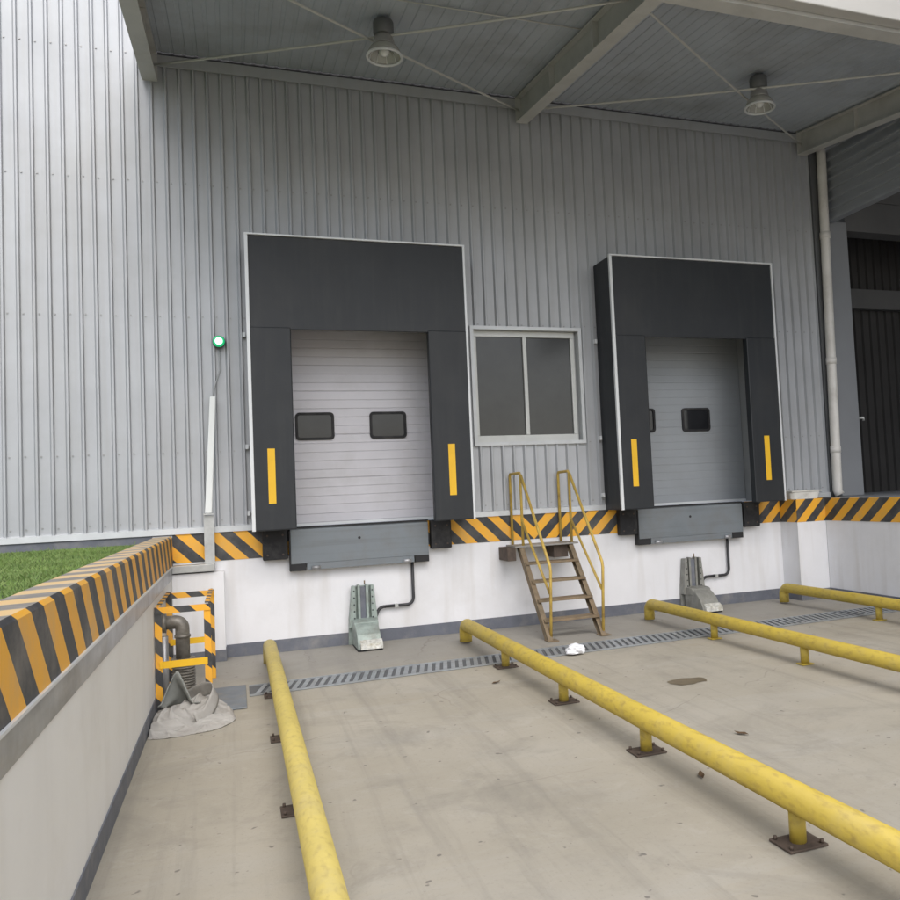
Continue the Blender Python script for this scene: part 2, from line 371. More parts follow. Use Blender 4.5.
# right side wall of the pit
rw = thing('pit_side_wall', 'white side wall with striped top at the far right beyond the yellow rails', 'wall', (XR, -4, 0))
MB().box(XR+.003, XR+.25, -14, -.3805, 0, 1.3315).build('white_face', M['white_wall'], rw)
MB().box(XR-.004, XR+.0028, -13.9, -.389, 1.035, 1.3362).build('hazard_band', M['haz_side'], rw)
MB().box(XR-.006, XR+.0028, -13.9, -.389, 0, .135).build('skirting', M['baseboard_and_shade'], rw)

# left side wall with raised striped curb
lw = thing('pit_side_wall', 'low side wall with black and yellow striped curb between lawn and dock pit', 'wall', (XL, -4, 0))
MB().box(XL-.17, XL, -14, YW-.008, 0, .885).build('white_face', M['white_left'], lw)
MB().box(XL-.17, XL+.006, -14, YW-.008, .887, 1.012).build('steel_edge', M['edge_steel'], lw, bevel=.004)
cb = MB(); cb.prism([(XL-.18, 1.0135), (XL+.003, 1.0135), (XL+.001, 1.305), (XL-.012, 1.322), (XL-.178, 1.318), (XL-.185, 1.30)], 1, -14, YW-.008)
cb.b.normal_update()
for f_ in cb.b.faces:
    bmesh.ops.recalc_face_normals(cb.b, faces=cb.b.faces); break
for f_ in cb.b.faces:
    if f_.calc_center_median().z > 1.316 and abs(f_.normal.z) > .9: f_.material_index = 1
cb.build('striped_curb', [M['haz_curb'], M['haz_top']], lw)
MB().box(XL+.0005, XL+.008, -14, -.21, 0, .125).build('skirting', M['baseboard_and_shade'], lw)
MB().bar((XL+.009, -14, 1.0135), (XL+.009, -.21, 1.0135), .012, .012).build('light_bead', M['trim'], lw)

# ------------------------------------------------------------------ warehouse
wh = thing('warehouse', 'grey ribbed metal warehouse wall with two dock doors and one sliding window', 'warehouse', (3, .3, Z0))
PITCH, PH = .1405, -2.385
XA, XB = -14., 7.45
HO = 1.12
c1, c2 = (S1[0]+S1[1])/2, (S2[0]+S2[1])/2
WX0, WX1, WZ0, WZ1 = 2.345, 3.735, 2.215, 3.615
holes = [(c1-HO, c1+HO, Z0-1, 3.9), (c2-HO, c2+HO, Z0-1, 3.9), (WX0, WX1, WZ0, WZ1)]
def clad_profile(xa, xb):
    k0 = int((xa-PH)/PITCH)-1; out = []
    k = k0
    while True:
        x = PH + k*PITCH
        if x > xb + PITCH: break
        out += [(x-.0260, 0.), (x-.0090, -.031), (x+.0090, -.031), (x+.0160, .004), (x+.0200, .004), (x+.0210, 0.)]
        k += 1
    out = sorted(set(out))
    def at(x):
        for a, b_ in zip(out, out[1:]):
            if a[0] <= x <= b_[0]: return a[1] + (b_[1]-a[1])*(x-a[0])/max(1e-9, b_[0]-a[0])
        return 0
    xs = [p for p in out if xa < p[0] < xb]
    for h in holes:
        for xx in (h[0], h[1]):
            if xa < xx < xb: xs.append((xx, at(xx)))
    xs += [(xa, 0), (xb, 0)]
    return sorted(set(xs))
cl = MB(); prof = clad_profile(XA, XB); ZT = 9.2
for (xa, da), (xb, db) in zip(prof, prof[1:]):
    if xb-xa < 1e-6: continue
    xm = (xa+xb)/2; iv = [(Z0+.004, ZT)]
    for h in holes:
        if h[0] < xm < h[1]:
            n = []
            for a, b_ in iv:
                if h[2] > a: n.append((a, min(b_, h[2])))
                if h[3] < b_: n.append((max(a, h[3]), b_))
            iv = [q for q in n if q[1]-q[0] > 1e-4]
    for a, b_ in iv:
        cl.quad((xa, .01+da, a), (xb, .01+db, a), (xb, .01+db, b_), (xa, .01+da, b_))
# screws sit in the pans beside the ribs
k = 0; x = PH - 3*PITCH*10
while x < XB-.1:
    for zr_ in (6.53, 5.13, 3.667, 2.201, 1.47):
        if x > -1.1 and zr_ > 6.4: continue
        if any(h[0]-.05 < x+.035 < h[1]+.05 and h[2] < zr_ < h[3] for h in holes): continue
        zz = zr_ + random.uniform(-.006, .006); xx = x+.038
        cl.box(xx-.007, xx+.007, .001, .0099, zz-.007, zz+.007, mi=1)
    x += PITCH
cl.build('cladding', [M['clad'], M['screw']], wh, recalc=False)
# girt lap line shading is real: a shallow sheet lap
MB().prism([(.0105, Z0-.002), (-.034, Z0-.002), (-.030, Z0+.058), (.0105, Z0+.07)], 0, XA, c1-HO).build('base_flashing', M['flash'], wh)
MB().prism([(.0105, Z0-.002), (-.034, Z0-.002), (-.030, Z0+.058), (.0105, Z0+.07)], 0, c1+HO, c2-HO).build('base_flashing', M['flash'], wh)
MB().prism([(.0105, Z0-.002), (-.034, Z0-.002), (-.030, Z0+.058), (.0105, Z0+.07)], 0, c2+HO, XB).build('base_flashing', M['flash'], wh)
MB().box(-1.05, 7.44, -.04, -.022, 6.40, 6.52).build('eave_flashing', M['clad'], wh)
MB().box(-1.05, 7.44, -.0215, .0, 6.5, 6.62).build('eave_gap_shade', M['dark_gap'], wh)  # dark strip painting the shaded gap between flashing and deck
MB().box(7.45, 7.62, -.045, .3, Z0, 9.2).build('corner_trim', M['jamb2'], wh)
for cc in (c1, c2):   # reveal of each door opening: two cheeks and a head
    jb = MB()
    jb.box(cc-HO-.06, cc-HO, .011, .42, Z0-.001, 3.96); jb.box(cc+HO, cc+HO+.06, .011, .42, Z0-.001, 3.96); jb.box(cc-HO, cc+HO, .011, .42, 3.90, 3.96)
    jb.build('door_jamb', M['jamb'], wh)
# sectional doors
for cc, lab in ((c1, 'grey ribbed door in the left shelter, coloured lighter as better lit'), (c2, 'grey ribbed door in the right shelter, coloured darker as in shade')):
    YQ = .30; db = MB(); z = Z0+.03; H_ = .1015; i = 0
    dprof = []
    while z < 3.88:
        seam = (i % 5 == 0)
        dprof += [(z, YQ+(.010 if seam else .006)*(1 if cc < 3 else .35)), (z+(.012 if seam else .007), YQ), (z+H_-.004, YQ-.001)]
        z += H_; i += 1
    for (za, ya), (zb, yb) in zip(dprof, dprof[1:]):
        db.quad((cc-HO+.012, ya, za), (cc+HO-.012, ya, za), (cc+HO-.012, yb, zb), (cc-HO+.012, yb, zb))
    db.box(cc-HO+.012, cc+HO-.012, YQ+.011, YQ+.05, Z0+.02, 3.89)
    dr = db.build('sectional_door', M['door'] if cc < 3 else M['door_shaded'], wh, recalc=False); dr['label'] = lab
    MB().box(cc-HO+.012, cc+HO-.012, YQ-.012, YQ+.03, Z0+.002, Z0+.032).build('bottom_seal', M['trim'], dr)
    for wx in (-.482, .37):
        x0, x1, z0, z1 = cc-.03+wx-.215+.05, cc-.03+wx+.215+.05, 2.325, 2.645
        x0 = cc + (-.68 if wx < 0 else .165); x1 = x0+.435
        rim = MB(); pts = []
        def rr(x0, x1, z0, z1, r):
            out = []
            for cx_, cz_, a in ((x1-r, z1-r, 0), (x0+r, z1-r, 90), (x0+r, z0+r, 180), (x1-r, z0+r, 270)):
                for q in range(5):
                    t = R(a+q*22.5); out.append((cx_+r*math.cos(t), cz_+r*math.sin(t)))
            return out
        A = rr(x0, x1, z0, z1, .045); B = rr(x0+.028, x1-.028, z0+.028, z1-.028, .028)
        n = len(A)
        for ya, yb, P_, Q_ in ((YQ-.022, YQ-.022, A, B),):
            va = [rim.b.verts.new((p[0], YQ-.022, p[1])) for p in A]; vb = [rim.b.verts.new((p[0], YQ-.022, p[1])) for p in B]
            vc = [rim.b.verts.new((p[0], YQ+.009, p[1])) for p in A]; vd = [rim.b.verts.new((p[0], YQ-.006, p[1])) for p in B]
            for q in range(n):
                r_ = (q+1) % n
                rim.b.faces.new((va[q], va[r_], vb[r_], vb[q])); rim.b.faces.new((va[q], vc[q], vc[r_], va[r_])); rim.b.faces.new((vb[q], vb[r_], vd[r_], vd[q]))
        rim.build('window_rim', M['rubber'], dr)
        pn = MB(); pn.prism(B, 1, YQ-.0062, YQ-.0022); pn.build('door_window', M['door_glass'], dr)

# sliding window
wn = MB()
T = .05
wn.box(WX0-.03, WX1+.03, -.032, .012, WZ1-.012, WZ1+.03); wn.box(WX0-.03, WX1+.03, -.036, .012, WZ0-.03, WZ0+.012)
wn.box(WX0-.03, WX0+.012, -.032, .012, WZ0+.013, WZ1-.013); wn.box(WX1-.012, WX1+.03, -.032, .012, WZ0+.013, WZ1-.013)
wn.box(WX0, WX0+.01, .013, .14, WZ0, WZ1); wn.box(WX1-.01, WX1, .013, .14, WZ0, WZ1)
wn.box(WX0+.011, WX1-.011, .013, .14, WZ1-.01, WZ1); wn.box(WX0+.011, WX1-.011, .013, .14, WZ0, WZ0+.01)
win = wn.build('window', M['flash'], wh); win['label'] = 'sliding aluminium window between the two shelters'
fx0, fx1, fz0, fz1 = WX0+.012, WX1-.035, WZ0+.012, WZ1-.012
fr = MB(); a = .055
fr.box(fx0, fx1, .06, .11, fz1-.075, fz1); fr.box(fx0, fx1, .055, .11, fz0, fz0+.085)
fr.box(fx0, fx0+a, .06, .11, fz0+.086, fz1-.076); fr.box(fx1-a, fx1, .06, .11, fz0+.086, fz1-.076)
xm = (fx0+fx1)/2
fr.box(xm-.024, xm+.024, .045, .11, fz0+.086, fz1-.076)
fr.build('window_frame', M['alu'], win, bevel=.004)
MB().box(fx0+a, xm-.024, .078, .084, fz0+.086, fz1-.076).build('pane', M['win_glass'], win)
MB().box(xm+.024, fx1-a, .088, .094, fz0+.086, fz1-.076).build('pane', M['win_glass'], win)
MB().box(fx1+.001, WX1-.011, .085, .10, fz0, fz1).build('side_infill', M['jamb'], win)
# wall behind (inner lining so nothing shines through)
MB().box(XA, c1-HO-.061, .15, .2, Z0-.01, ZT).box(c1+HO+.061, c2-HO-.061, .15, .2, Z0-.01, ZT).box(c2+HO+.061, 7.44, .15, .2, Z0-.01, ZT).box(c1-HO-.06, c1+HO+.06, .15, .2, 3.961, ZT).box(c2-HO-.06, c2+HO+.06, .15, .2, 3.961, ZT).build('inner_lining', M['dark_in'], wh)
MB().box(XA, 7.44, .43, 8, ZT-.2, ZT-.1).build('roof', M['deck'], wh)

# ------------------------------------------------------------------ dock shelters
def shelter(x0, x1, label, side_trim):
    t = thing('dock_shelter', label, 'dock shelter', ((x0+x1)/2, 0, Z0), 'black dock shelters around the doors')
    zt, zb = 4.455, Z0-.004
    hz = 3.475
    MB().box(x0, x1, YD, YD+.03, hz-.02, zt-.002).build('head_curtain', M['black_fab'], t, bevel=.006)
    ox0, ox1 = x0+.43, x1-.45
    for a, b_ in ((x0+.002, ox0), (ox1, x1-.002)):
        MB().box(a, b_, YD-.014, YD+.09, zb, hz).build('side_pad', M['black_fab'], t, bevel=.012)
    MB().box(x0, x0+.02, YD+.031, -.015, zb, zt).build('side_panel', M['black_fab'], t)
    MB().box(x1-.02, x1, YD+.031, -.015, zb, zt).build('side_panel', M['black_fab'], t)
    MB().box(x0+.021, x1-.021, YD+.031, -.015, zt-.02, zt).build('top_panel', M['black_fab'], t)
    tr = MB(); e = .013
    tr.box(x0-e, x0+.021, YD-.02, YD+.02, zb, zt); tr.box(x0-e, x1+e, YD-.02, YD+.02, zt+.0005, zt+.020); tr.box(x1-.013, x1+e*.8, YD-.02, YD+.02, zb, zt)
    tr.build('corner_trim', M['trim'], t, bevel=.002)
    for a, b_ in ((x0+.158, x0+.232), (x1-.273, x1-.196)):
        MB().box(a, b_, YD-.0175, YD-.0145, 1.615, 2.19).build('guide_stripe', M['yel_tape'], t)
    for z in (1.50, 2.22, 3.45):
        for xx in (x0-.05, x1+.02):
            MB().box(xx, xx+.03, -.06, -.014, z, z+.05).build('fixing_clip', M['trim'], t)
    return t
shelter(*S1, 'black dock shelter on the left beside the green light, door inside coloured lighter as better lit', True)
shelter(*S2, 'black dock shelter on the right near the downpipe, door inside coloured darker as in shade', True)

# bumpers
for a, b_, lab in ((-.12, .14, 'black rubber bumper left of the left dock lip'), (1.725, 1.965, 'black rubber bumper between the left dock lip and the steps'),
                   (4.13, 4.375, 'black rubber bumper left of the right dock lip, next to the steps side'), (5.955, 6.20, 'black rubber bumper right of the right dock lip, by the corner')):
    bt = thing('dock_bumper', lab, 'bumper', ((a+b_)/2, 0, 1.0), 'rubber dock bumpers')
    MB().box(a, b_, -.12, YW-.007, 1.005, Z0-.008).build('rubber_block', M['rubber'], bt, bevel=.012)
    for xx in (a+.05, b_-.05):
        MB().tube([(xx, -.126, 1.06), (xx, -.119, 1.06)], .011, 8).build('bolt', M['plate'], bt)
        MB().tube([(xx, -.126, 1.27), (xx, -.119, 1.27)], .011, 8).build('bolt', M['plate'], bt)

# dock levellers
def leveller(x0, x1, label):
    t = thing('dock_leveller', label, 'dock leveller', ((x0+x1)/2, 0, .87), 'grey dock levellers')
    y = -.12
    MB().box(x0+.004, x1, y, y+.022, .945, 1.318).build('front_lip', M['leveller'], t, bevel=.004)
    MB().box(x0+.004, x1, y+.023, .286, 1.312, 1.330).build('deck_plate', M['leveller'], t)
    MB().box(x0-.006, x1+.006, y+.0, YW-.009, 1.3335, 1.347).build('gap_shade_strip', M['dark_gap'], t)  # black strip put in for the shade of the gap above the lip
    MB().box(x0+.17, x1-.17, y+.004, y+.03, .872, .9445).build('lower_flap', M['leveller'], t, bevel=.003)
    MB().box(x0, x0+.16, y+.006, YW-.009, .868, .944).build('rubber_stop', M['dark_gap'], t)
    MB().box(x1-.16, x1, y+.006, YW-.009, .868, .944).build('rubber_stop', M['dark_gap'], t)
    MB().box(x0-.010, x0+.003, y-.004, YW-.009, .868, 1.31).build('side_plate', M['dark_gap'], t)
    MB().box(x0+.17, x1-.17, y+.031, YW-.009, .9, 1.31).build('frame_box', M['dark_gap'], t)
    for xx in (x0+.22, x1-.30):
        MB().tube([(xx, y-.014, .895), (xx+.09, y-.014, .895)], .022, 10).build('hinge_lug', M['edge_steel'], t)
    MB().tube([((x0+x1)/2-.02, y-.003, 1.19), ((x0+x1)/2-.02, y+.002, 1.19)], .016, 10).build('pull_hole', M['dark_gap'], t)
    return t
leveller(.165, 1.69, 'grey steel leveller lip hanging under the left dock door')
leveller(4.385, 5.925, 'grey steel leveller lip hanging under the right dock door')

# wheel/vehicle restraints under the levellers
def restraint(xc, m, label):
    t = thing('vehicle_restraint', label, 'vehicle restraint', (xc, 0, 0), 'vehicle restraints standing against the dock wall')
    p = MB(); yb, yf = YW-.009, -.085
    p.prism([(xc-.165, .0), (xc+.165, .0), (xc+.155, .28), (xc+.115, .65), (xc-.115, .65), (xc-.155, .28)], 1, yf+.03, yb)
    p.build('back_plate', m, t, bevel=.004)
    for s_ in (-1, 1):
        MB().prism([(xc+s_*.16, .20), (xc+s_*.118, .655), (xc+s_*.085, .655), (xc+s_*.085, .20)], 1, -.135, yf+.0295).build('side_flange', m, t, bevel=.003)
        MB().box(xc+s_*.045-.014, xc+s_*.045+.014, -.125, yf+.0295, .22, .665).build('guide_rail', m, t, bevel=.003)
        for k in range(5):
            MB().tube([(xc+s_*.100, -.137, .30+.075*k), (xc+s_*.100, -.133, .30+.075*k)], .009, 8).build('bolt_hole', M['dark_gap'], t)
    MB().box(xc-.03, xc+.03, -.108, yf+.0295, .22, .64).build('slide_channel', M['baseboard_and_shade'], t)
    body = [(-.087, .285), (-.26, .275), (-.37, .235), (-.46, .165), (-.52, .075), (-.53, .03), (-.53, .012), (-.087, .012)]
    MB().prism(body, 0, xc-.125, xc+.125).build('carriage', m, t, bevel=.008)
    MB().prism([(q[0]*1.0-.0, q[1]) for q in [(-.088, .295), (-.265, .287), (-.30, .272), (-.30, .20), (-.088, .20)]], 0, xc-.132, xc+.132).build('cover_hood', m, t, bevel=.004)
    MB().prism([(-.50, .115), (-.565, .075), (-.575, .02), (-.533, .02), (-.49, .09)], 0, xc-.10, xc+.135).build('nose_plate', M['foot'], t, bevel=.004)
    MB().box(xc-.13, xc+.13, -.56, -.10, .004, .0115).build('foot_plate', M['dark_gap'], t)
    hp = [(xc+.58, -.05, .90), (xc+.58, -.05, .47)] + arc((xc+.50, -.05, .47), .08, 0, -90, 6)[1:] + [(xc+.26, -.05, .392)] + \
         arc((xc+.24, -.06, .312), .08, 80, 150, 5) + [(xc+.135, -.11, .29), (xc+.11, -.14, .235)]
    MB().tube(hp, .0175, 10).build('hose', M['hose'], t)
    MB().box(xc+.36, xc+.40, -.07, YW-.001, .37, .41).build('hose_clip', M['galv'], t)
    MB().tube([(xc+.02, -.12, .665), (xc+.02, -.12, .71)], .008, 6).build('lift_pin', M['rust'], t)
    return t
restraint(.925, M['guide_green'], 'green grey vehicle restraint with pale nose below the left dock lip')
restraint(5.135, M['guide_beige'], 'beige grey vehicle restraint below the right dock lip behind a yellow rail')

# ------------------------------------------------------------------ steps
st = thing('access_stairs', 'steep rusty steel steps with yellow handrails leaning on the dock wall', 'steps', (3.05, -.6, 0))
XS = (2.72, 3.385)
for x in XS:
    p, q = Vector((x, -.31, .99)), Vector((x, -1.16, .0))
    d = (q-p).normalized(); n = Vector((0, d.z, -d.y)); hw = .062
    pr = [(-.345+.0, .965), (-.235, .965), (-1.085, .0), (-1.205, .0)]
    m_ = MB(); m_.prism(pr, 0, x-.006, x+.006)
    s_ = 1 if x < 3 else -1
    for a, b_ in ((pr[0], pr[3]), (pr[1], pr[2])):
        m_.prism([(a[0], a[1]), (a[0]+(.010 if a is pr[0] else -.010), a[1]), (b_[0]+(.010 if a is pr[0] else -.010), b_[1]), (b_[0], b_[1])], 0, min(x+s_*.0065, x+s_*.05), max(x+s_*.0065, x+s_*.05))
    m_.build('stringer', M['rust'], st)
for y, z in ((-.455, .785), (-.645, .592), (-.82, .398), (-.99, .20)):
    MB().box(XS[0]+.007, XS[1]-.007, y-.085, y+.085, z-.015, z+.012).build('tread', M['rust'], st, bevel=.003)
MB().box(2.655, 3.45, -.37, YW-.007, .967, .985).build('platform', M['grating'], st)
MB().box(2.56, 2.665, -.36, YW-.001, .815, .966).build('bracket', M['plate'], st, bevel=.004)
MB().box(3.16, 3.34, -.30, YW-.001, .815, .966).build('bracket', M['plate'], st, bevel=.004)
for i, x in enumerate((2.76, 3.375)):
    h = MB(); r = .0165
    xb = x-.03 if i == 0 else x-.02
    h.tube([(xb, -.045, .986), (xb, -.045, 1.805), (xb, -.065, 1.832), (x, -.33, 1.836), (x, -.352, 1.815), (x, -.35, .986)], r, 10)
    xo = x+.035 if i == 0 else x+.04
    h.tube([(x+.004, -.36, 1.81), (xo, -1.12, .80), (xo, -1.135, .74), (x, -1.15, .004)], r, 10)
    h.tube([(x+.002, -.36, 1.25), (x+.02, -1.125, .50)], r*.9, 10)
    h.build('handrail', M['rail_yel'], st)
    MB().box(x-.06, x+.06, -1.24, -1.10, .003, .012).build('foot_plate', M['rust'], st)

# ------------------------------------------------------------------ guide rails on the floor
GR = 'yellow wheel guide rails bolted to the concrete'
def guide_rail(x, ys, y0, y1, label, r=.062, zc=.205, plate=True, m=None):
    m = m or M['pipe_yel']
    t = thing('guide_rail', label, 'guide rail', (x, ys[0], 0), GR)
    seg = [(x, y0+.0, .06)] + [(x, y0 - .09 + .09*math.cos(a), zc-.09+.09*math.sin(a)) for a in [R(q) for q in range(0, 91, 15)]]
    seg[0] = (x, y0, .02)
    pts = seg + [(x, y1, zc)]
    MB().tube(pts, r, 20).build('rail_pipe', m, t)
    for y in ys:
        MB().tube([(x, y, .012), (x, y, zc-.04)], .037, 14).build('post', m, t)
        hwp = .10 if plate else .06
        MB().box(x-hwp, x+hwp, y-hwp*.8, y+hwp*.8, .003, .013).build('base_plate', M['plate'] if plate else M['pipe_yel'], t, bevel=.002)
        if not plate: continue
        for a, b_ in ((-.08, -.06), (.08, -.06), (-.08, .06), (.08, .06)):
            MB().tube([(x+a, y+b_, .0135), (x+a, y+b_, .03)], .009, 6).build('bolt', M['plate'], t)
    return t
guide_rail(-.098, (-2.17, -3.55, -5.0, -6.5), -.72, -8.4, 'yellow pipe guide rail nearest the left side wall', r=.064, m=M['pipe_pale'])
guide_rail(1.93, (-2.16, -3.64, -5.02, -6.5), -.72, -8.4, 'yellow pipe guide rail running under the foot of the steps side', r=.069)
guide_rail(4.23, (-2.06, -3.54, -5.0, -6.5), -.60, -8.4, 'yellow pipe guide rail in front of the beige grey restraint', r=.062, plate=False)
guide_rail(6.29, (-2.15, -3.6, -5.0, -6.5), -.42, -8.4, 'yellow scuffed guide rail nearest the right side wall', r=.062, plate=False)

# ------------------------------------------------------------------ drain channel
dg = thing('drain_grate', 'long steel grate drain crossing the concrete in front of the dock wall', 'drain', (3, -1.75, 0))
def yc(x): return -1.855 + .038*x
x0g, x1g, hwg = -.31, 7.0, .20
MB().quad((x0g, yc(x0g)-hwg, .004), (x1g, yc(x1g)-hwg, .004), (x1g, yc(x1g)+hwg, .004), (x0g, yc(x0g)+hwg, .004)).build('channel_bed', M['drain_pit'], dg)
gb = MB(); x = x0g+.06; i = 0
while x < x1g-.15:
    gb.bar((x, yc(x)-hwg+.02, .009), (x+.085, yc(x)+hwg-.02, .009), .040, .008); x += .075; i += 1
gb.build('slanted_bars', M['grate_steel'], dg)
for s_ in (-1, 1):
    MB().bar((x0g, yc(x0g)+s_*hwg, .009), (x1g, yc(x1g)+s_*hwg, .009), .035, .010).build('edge_angle', M['grate_steel'], dg)
MB().box(-.62, -.335, -2.50, -1.62, .003, .016).build('cover_plate', M['cover'], dg, bevel=.003)

pd = MB(); rnd = random.Random(5); n = 28
vs = [pd.b.verts.new((3.06+math.cos(2*math.pi*k/n)*(.17+.05*mnoise.noise(Vector((math.cos(2*math.pi*k/n)*1.6, math.sin(2*math.pi*k/n)*1.6, 3)))),
      -3.55+math.sin(2*math.pi*k/n)*(.11+.06*mnoise.noise(Vector((math.cos(2*math.pi*k/n)*1.9, math.sin(2*math.pi*k/n)*1.9, 9)))), .004)) for k in range(n)]
pd.b.faces.new(vs); M['wet'] = mat('damp_brown_stain', (.15, .115, .065), .35, 0, .2, 14)
structure(pd.build('puddle', M['wet']))

# small litter on the concrete: three dry leaves
for (lx, ly, la, lab) in ((1.66, -2.75, .4, 'brown dry leaf on bare concrete left of the second yellow rail'), (2.0, -5.55, 1.2, 'dark dry leaf beside the second yellow rail, closest to the camera'), (2.62, -5.0, 2.2, 'small dark leaf right of the long yellow rail')):
    lf = MB(); c_, s_ = math.cos(la), math.sin(la)
    P_ = [(-.05, 0, .006), (-.015, .018, .012), (.02, .016, .008), (.05, 0, .018), (.02, -.015, .010), (-.02, -.014, .014)]
    vs = [lf.b.verts.new((lx+p[0]*c_-p[1]*s_, ly+p[0]*s_+p[1]*c_, p[2]+.003)) for p in P_]; ce = lf.b.verts.new((lx, ly, .007))
    for q in range(6): lf.b.faces.new((vs[q], vs[(q+1) % 6], ce))
    tag(lf.build('dry_leaf', M['leaf']), lab, 'leaf', 'leaves on the concrete')

# crumpled white bag on the grate
def crumple(name, c, r, m, seed, sub=3, flat=.6):
    bm = bmesh.new(); bmesh.ops.create_icosphere(bm, subdivisions=sub, radius=1)
    for v in bm.verts:
        d = v.co.normalized(); k = 1 + .45*mnoise.noise(d*2.1+Vector((seed, 0, 0))) + .35*abs(mnoise.noise(d*4.7+Vector((0, seed, 0))))
        v.co = Vector((d.x*r[0]*k+c[0], d.y*r[1]*k+c[1], max(.014, d.z*r[2]*k*flat+c[2])))
    me = bpy.data.meshes.new(name); bm.to_mesh(me); bm.free(); me.materials.append(m)
    o = bpy.data.objects.new(name, me); col.objects.link(o); return o
tag(crumple('plastic_bag', (2.70, -2.0, .05), (.085, .06, .085), M['plastic_white'], 4.2), 'crumpled white plastic bag lying on the drain grate below the steps', 'plastic bag')

# ------------------------------------------------------------------ pipe guard cage with pipe, sacking
pc = thing('pipe_guard', 'black and yellow taped angle frame guarding the pipe in the left corner', 'guard frame', (-.81, -1.7, 0))
gx0, gx1, gy0, gy1, gz = -.985, -.62, -2.25, -1.08, .83; wd = .052
for x, y in ((gx0, gy0), (gx1, gy0), (gx0, gy1), (gx1, gy1)):
    MB().box(x-wd/2, x+wd/2, y-.004, y+.004, .003, gz).box(x-wd/2+(wd-.008 if x > -.8 else 0), x-wd/2+(wd if x > -.8 else .008), y+.0045, y+wd*.8, .003, gz).build('upright', M['haz_tape'], pc)
for y in (gy0, gy1):
    MB().box(gx0-wd/2, gx1+wd/2, y-.012, y-.0045, gz-.052, gz).build('top_rail', M['haz_tape'], pc)
    MB().box(gx0-wd/2+.03, gx1+wd/2-.03, y-.012, y-.0045, .345, .40).build('middle_rail', M['yel_tape'], pc)
for x in (gx0, gx1):
    MB().box(x-.004, x+.004, gy0+.0, gy1, gz+.001, gz+.007).box(x-.018, x+.018, gy0, gy1, gz+.0075, gz+.012).build('side_rail', M['haz_tape'], pc)
pp = thing('drain_pipe', 'stained grey steel pipe bending down inside the taped guard frame', 'pipe', (-.84, -1.7, 0))
r = .058
MB().tube([(XL+.01, -1.7, .635), (-.90, -1.7, .635)] + arc((-.90, -1.7, .575), .06, 90, 0, 7)[1:] + [(-.84, -1.7, .56), (-.84, -1.7, .28)], r, 18).build('elbow_pipe', M['pipe_old'], pp)
for z, rr_ in ((.50, .066), (.30, .098), (.272, .098)):
    MB().tube([(-.84, -1.7, z), (-.84, -1.7, z+.022)], rr_, 18).build('flange', M['pipe_old'], pp)
MB().tube([(XL+.02, -1.7, .635), (XL+.05, -1.7, .635)], .085, 18).build('wall_flange', M['pipe_old'], pp)
cr_ = []; 
for k in range(23): cr_.append(((-.835, -1.7, .27-.0118*k), .085 if k % 2 else .098))
MB().tube([c[0] for c in cr_], [c[1] for c in cr_], 18, smooth=False).build('bellows', M['pipe_old'], pp)
tag(MB().tube([(-.965, -1.98, .003), (-.965, -1.98, .56)], .032, 14).build('standpipe', M['edge_steel']), 'thin grey upright pipe beside the left side wall inside the guard frame', 'pipe')

# sacking: a crumpled heap and a curled sheet
sk = thing('sacking', 'heap of dirty grey sacking crumpled at the foot of the guard frame', 'sacking', (-.78, -2.6, 0))
bm = bmesh.new(); nx, ny = 120, 180; gridv = {}
for i in range(nx):
    for j in range(ny):
        x = -1.0 + .60*i/(nx-1); y = -3.12 + 1.02*j/(ny-1)
        u, v = (x+.72)/.29, (y+2.62)/.48
        edge = 1 - (abs(u)**2.6 + abs(v)**2.6) + .30*mnoise.noise(Vector((x*4, y*4, 1)))
        if x < -.75: edge = max(edge, 1 - abs(v)**2.6 + .3*mnoise.noise(Vector((x*4, y*4, 1))))
        if edge < 0: continue
        wx, wy = mnoise.noise(Vector((x*3.2, y*3.2, 11))), mnoise.noise(Vector((x*3.2, y*3.2, 17)))
        def fold(th, fr, ph, wp):
            t_ = (x*math.cos(th)+y*math.sin(th))*fr + ph + wp*wx*2.6 + wp*wy
            return (1-abs(math.sin(t_)))**2.2
        m1 = .5+.9*mnoise.noise(Vector((x*5, y*5, 23))); m2 = .5-.9*mnoise.noise(Vector((x*5, y*5, 23)))
        base = .115*math.exp(-((x+.86)**2/.016+(y+2.72)**2/.030)) + .10*math.exp(-((x+.70)**2/.02+(y+2.33)**2/.02)) + .07*math.exp(-((x+.62)**2/.006+(y+2.62)**2/.05))
        z = .006 + min(1, edge*4)*(base*.9 + .040*fold(.6, 17, 0, 2.2)*max(0, m1) + .036*fold(2.1, 21, 1, 1.8)*max(0, m2) + .012*fold(1.3, 38, 2, 2.5) + .006)
        gridv[i, j] = bm.verts.new((x, y, z))
for (i, j) in list(gridv):
    q = [(i, j), (i+1, j), (i+1, j+1), (i, j+1)]
    if all(k in gridv for k in q): bm.faces.new([gridv[k] for k in q]).smooth = True
me = bpy.data.meshes.new('crumpled_heap'); bm.to_mesh(me); bm.free(); me.materials.append(M['cloth'])
o = bpy.data.objects.new('crumpled_heap', me); col.objects.link(o); o.parent = sk; o.location = -sk.location
so = o.modifiers.new('thick', 'SOLIDIFY'); so.thickness = .006
bm = bmesh.new(); gv = {}
for i in range(21):                      # folded sheet standing up, its top corner leaning on the frame
    for j in range(15):
        a, b_ = i/20, j/14
        x = -.97 + .30*a + .02*math.sin(6*b_); y = -2.32 - .10*b_ + .05*math.sin(a*5) + .10*a*(1-b_)
        top = .30 - .9*abs(a-.42)**1.25
        z = .04 + max(.05, top)*b_ + .012*mnoise.noise(Vector((x*14, y*9, b_*5)))
        gv[i, j] = bm.verts.new((x, y, z))
for i in range(20):
    for j in range(14): bm.faces.new((gv[i, j], gv[i+1, j], gv[i+1, j+1], gv[i, j+1])).smooth = True
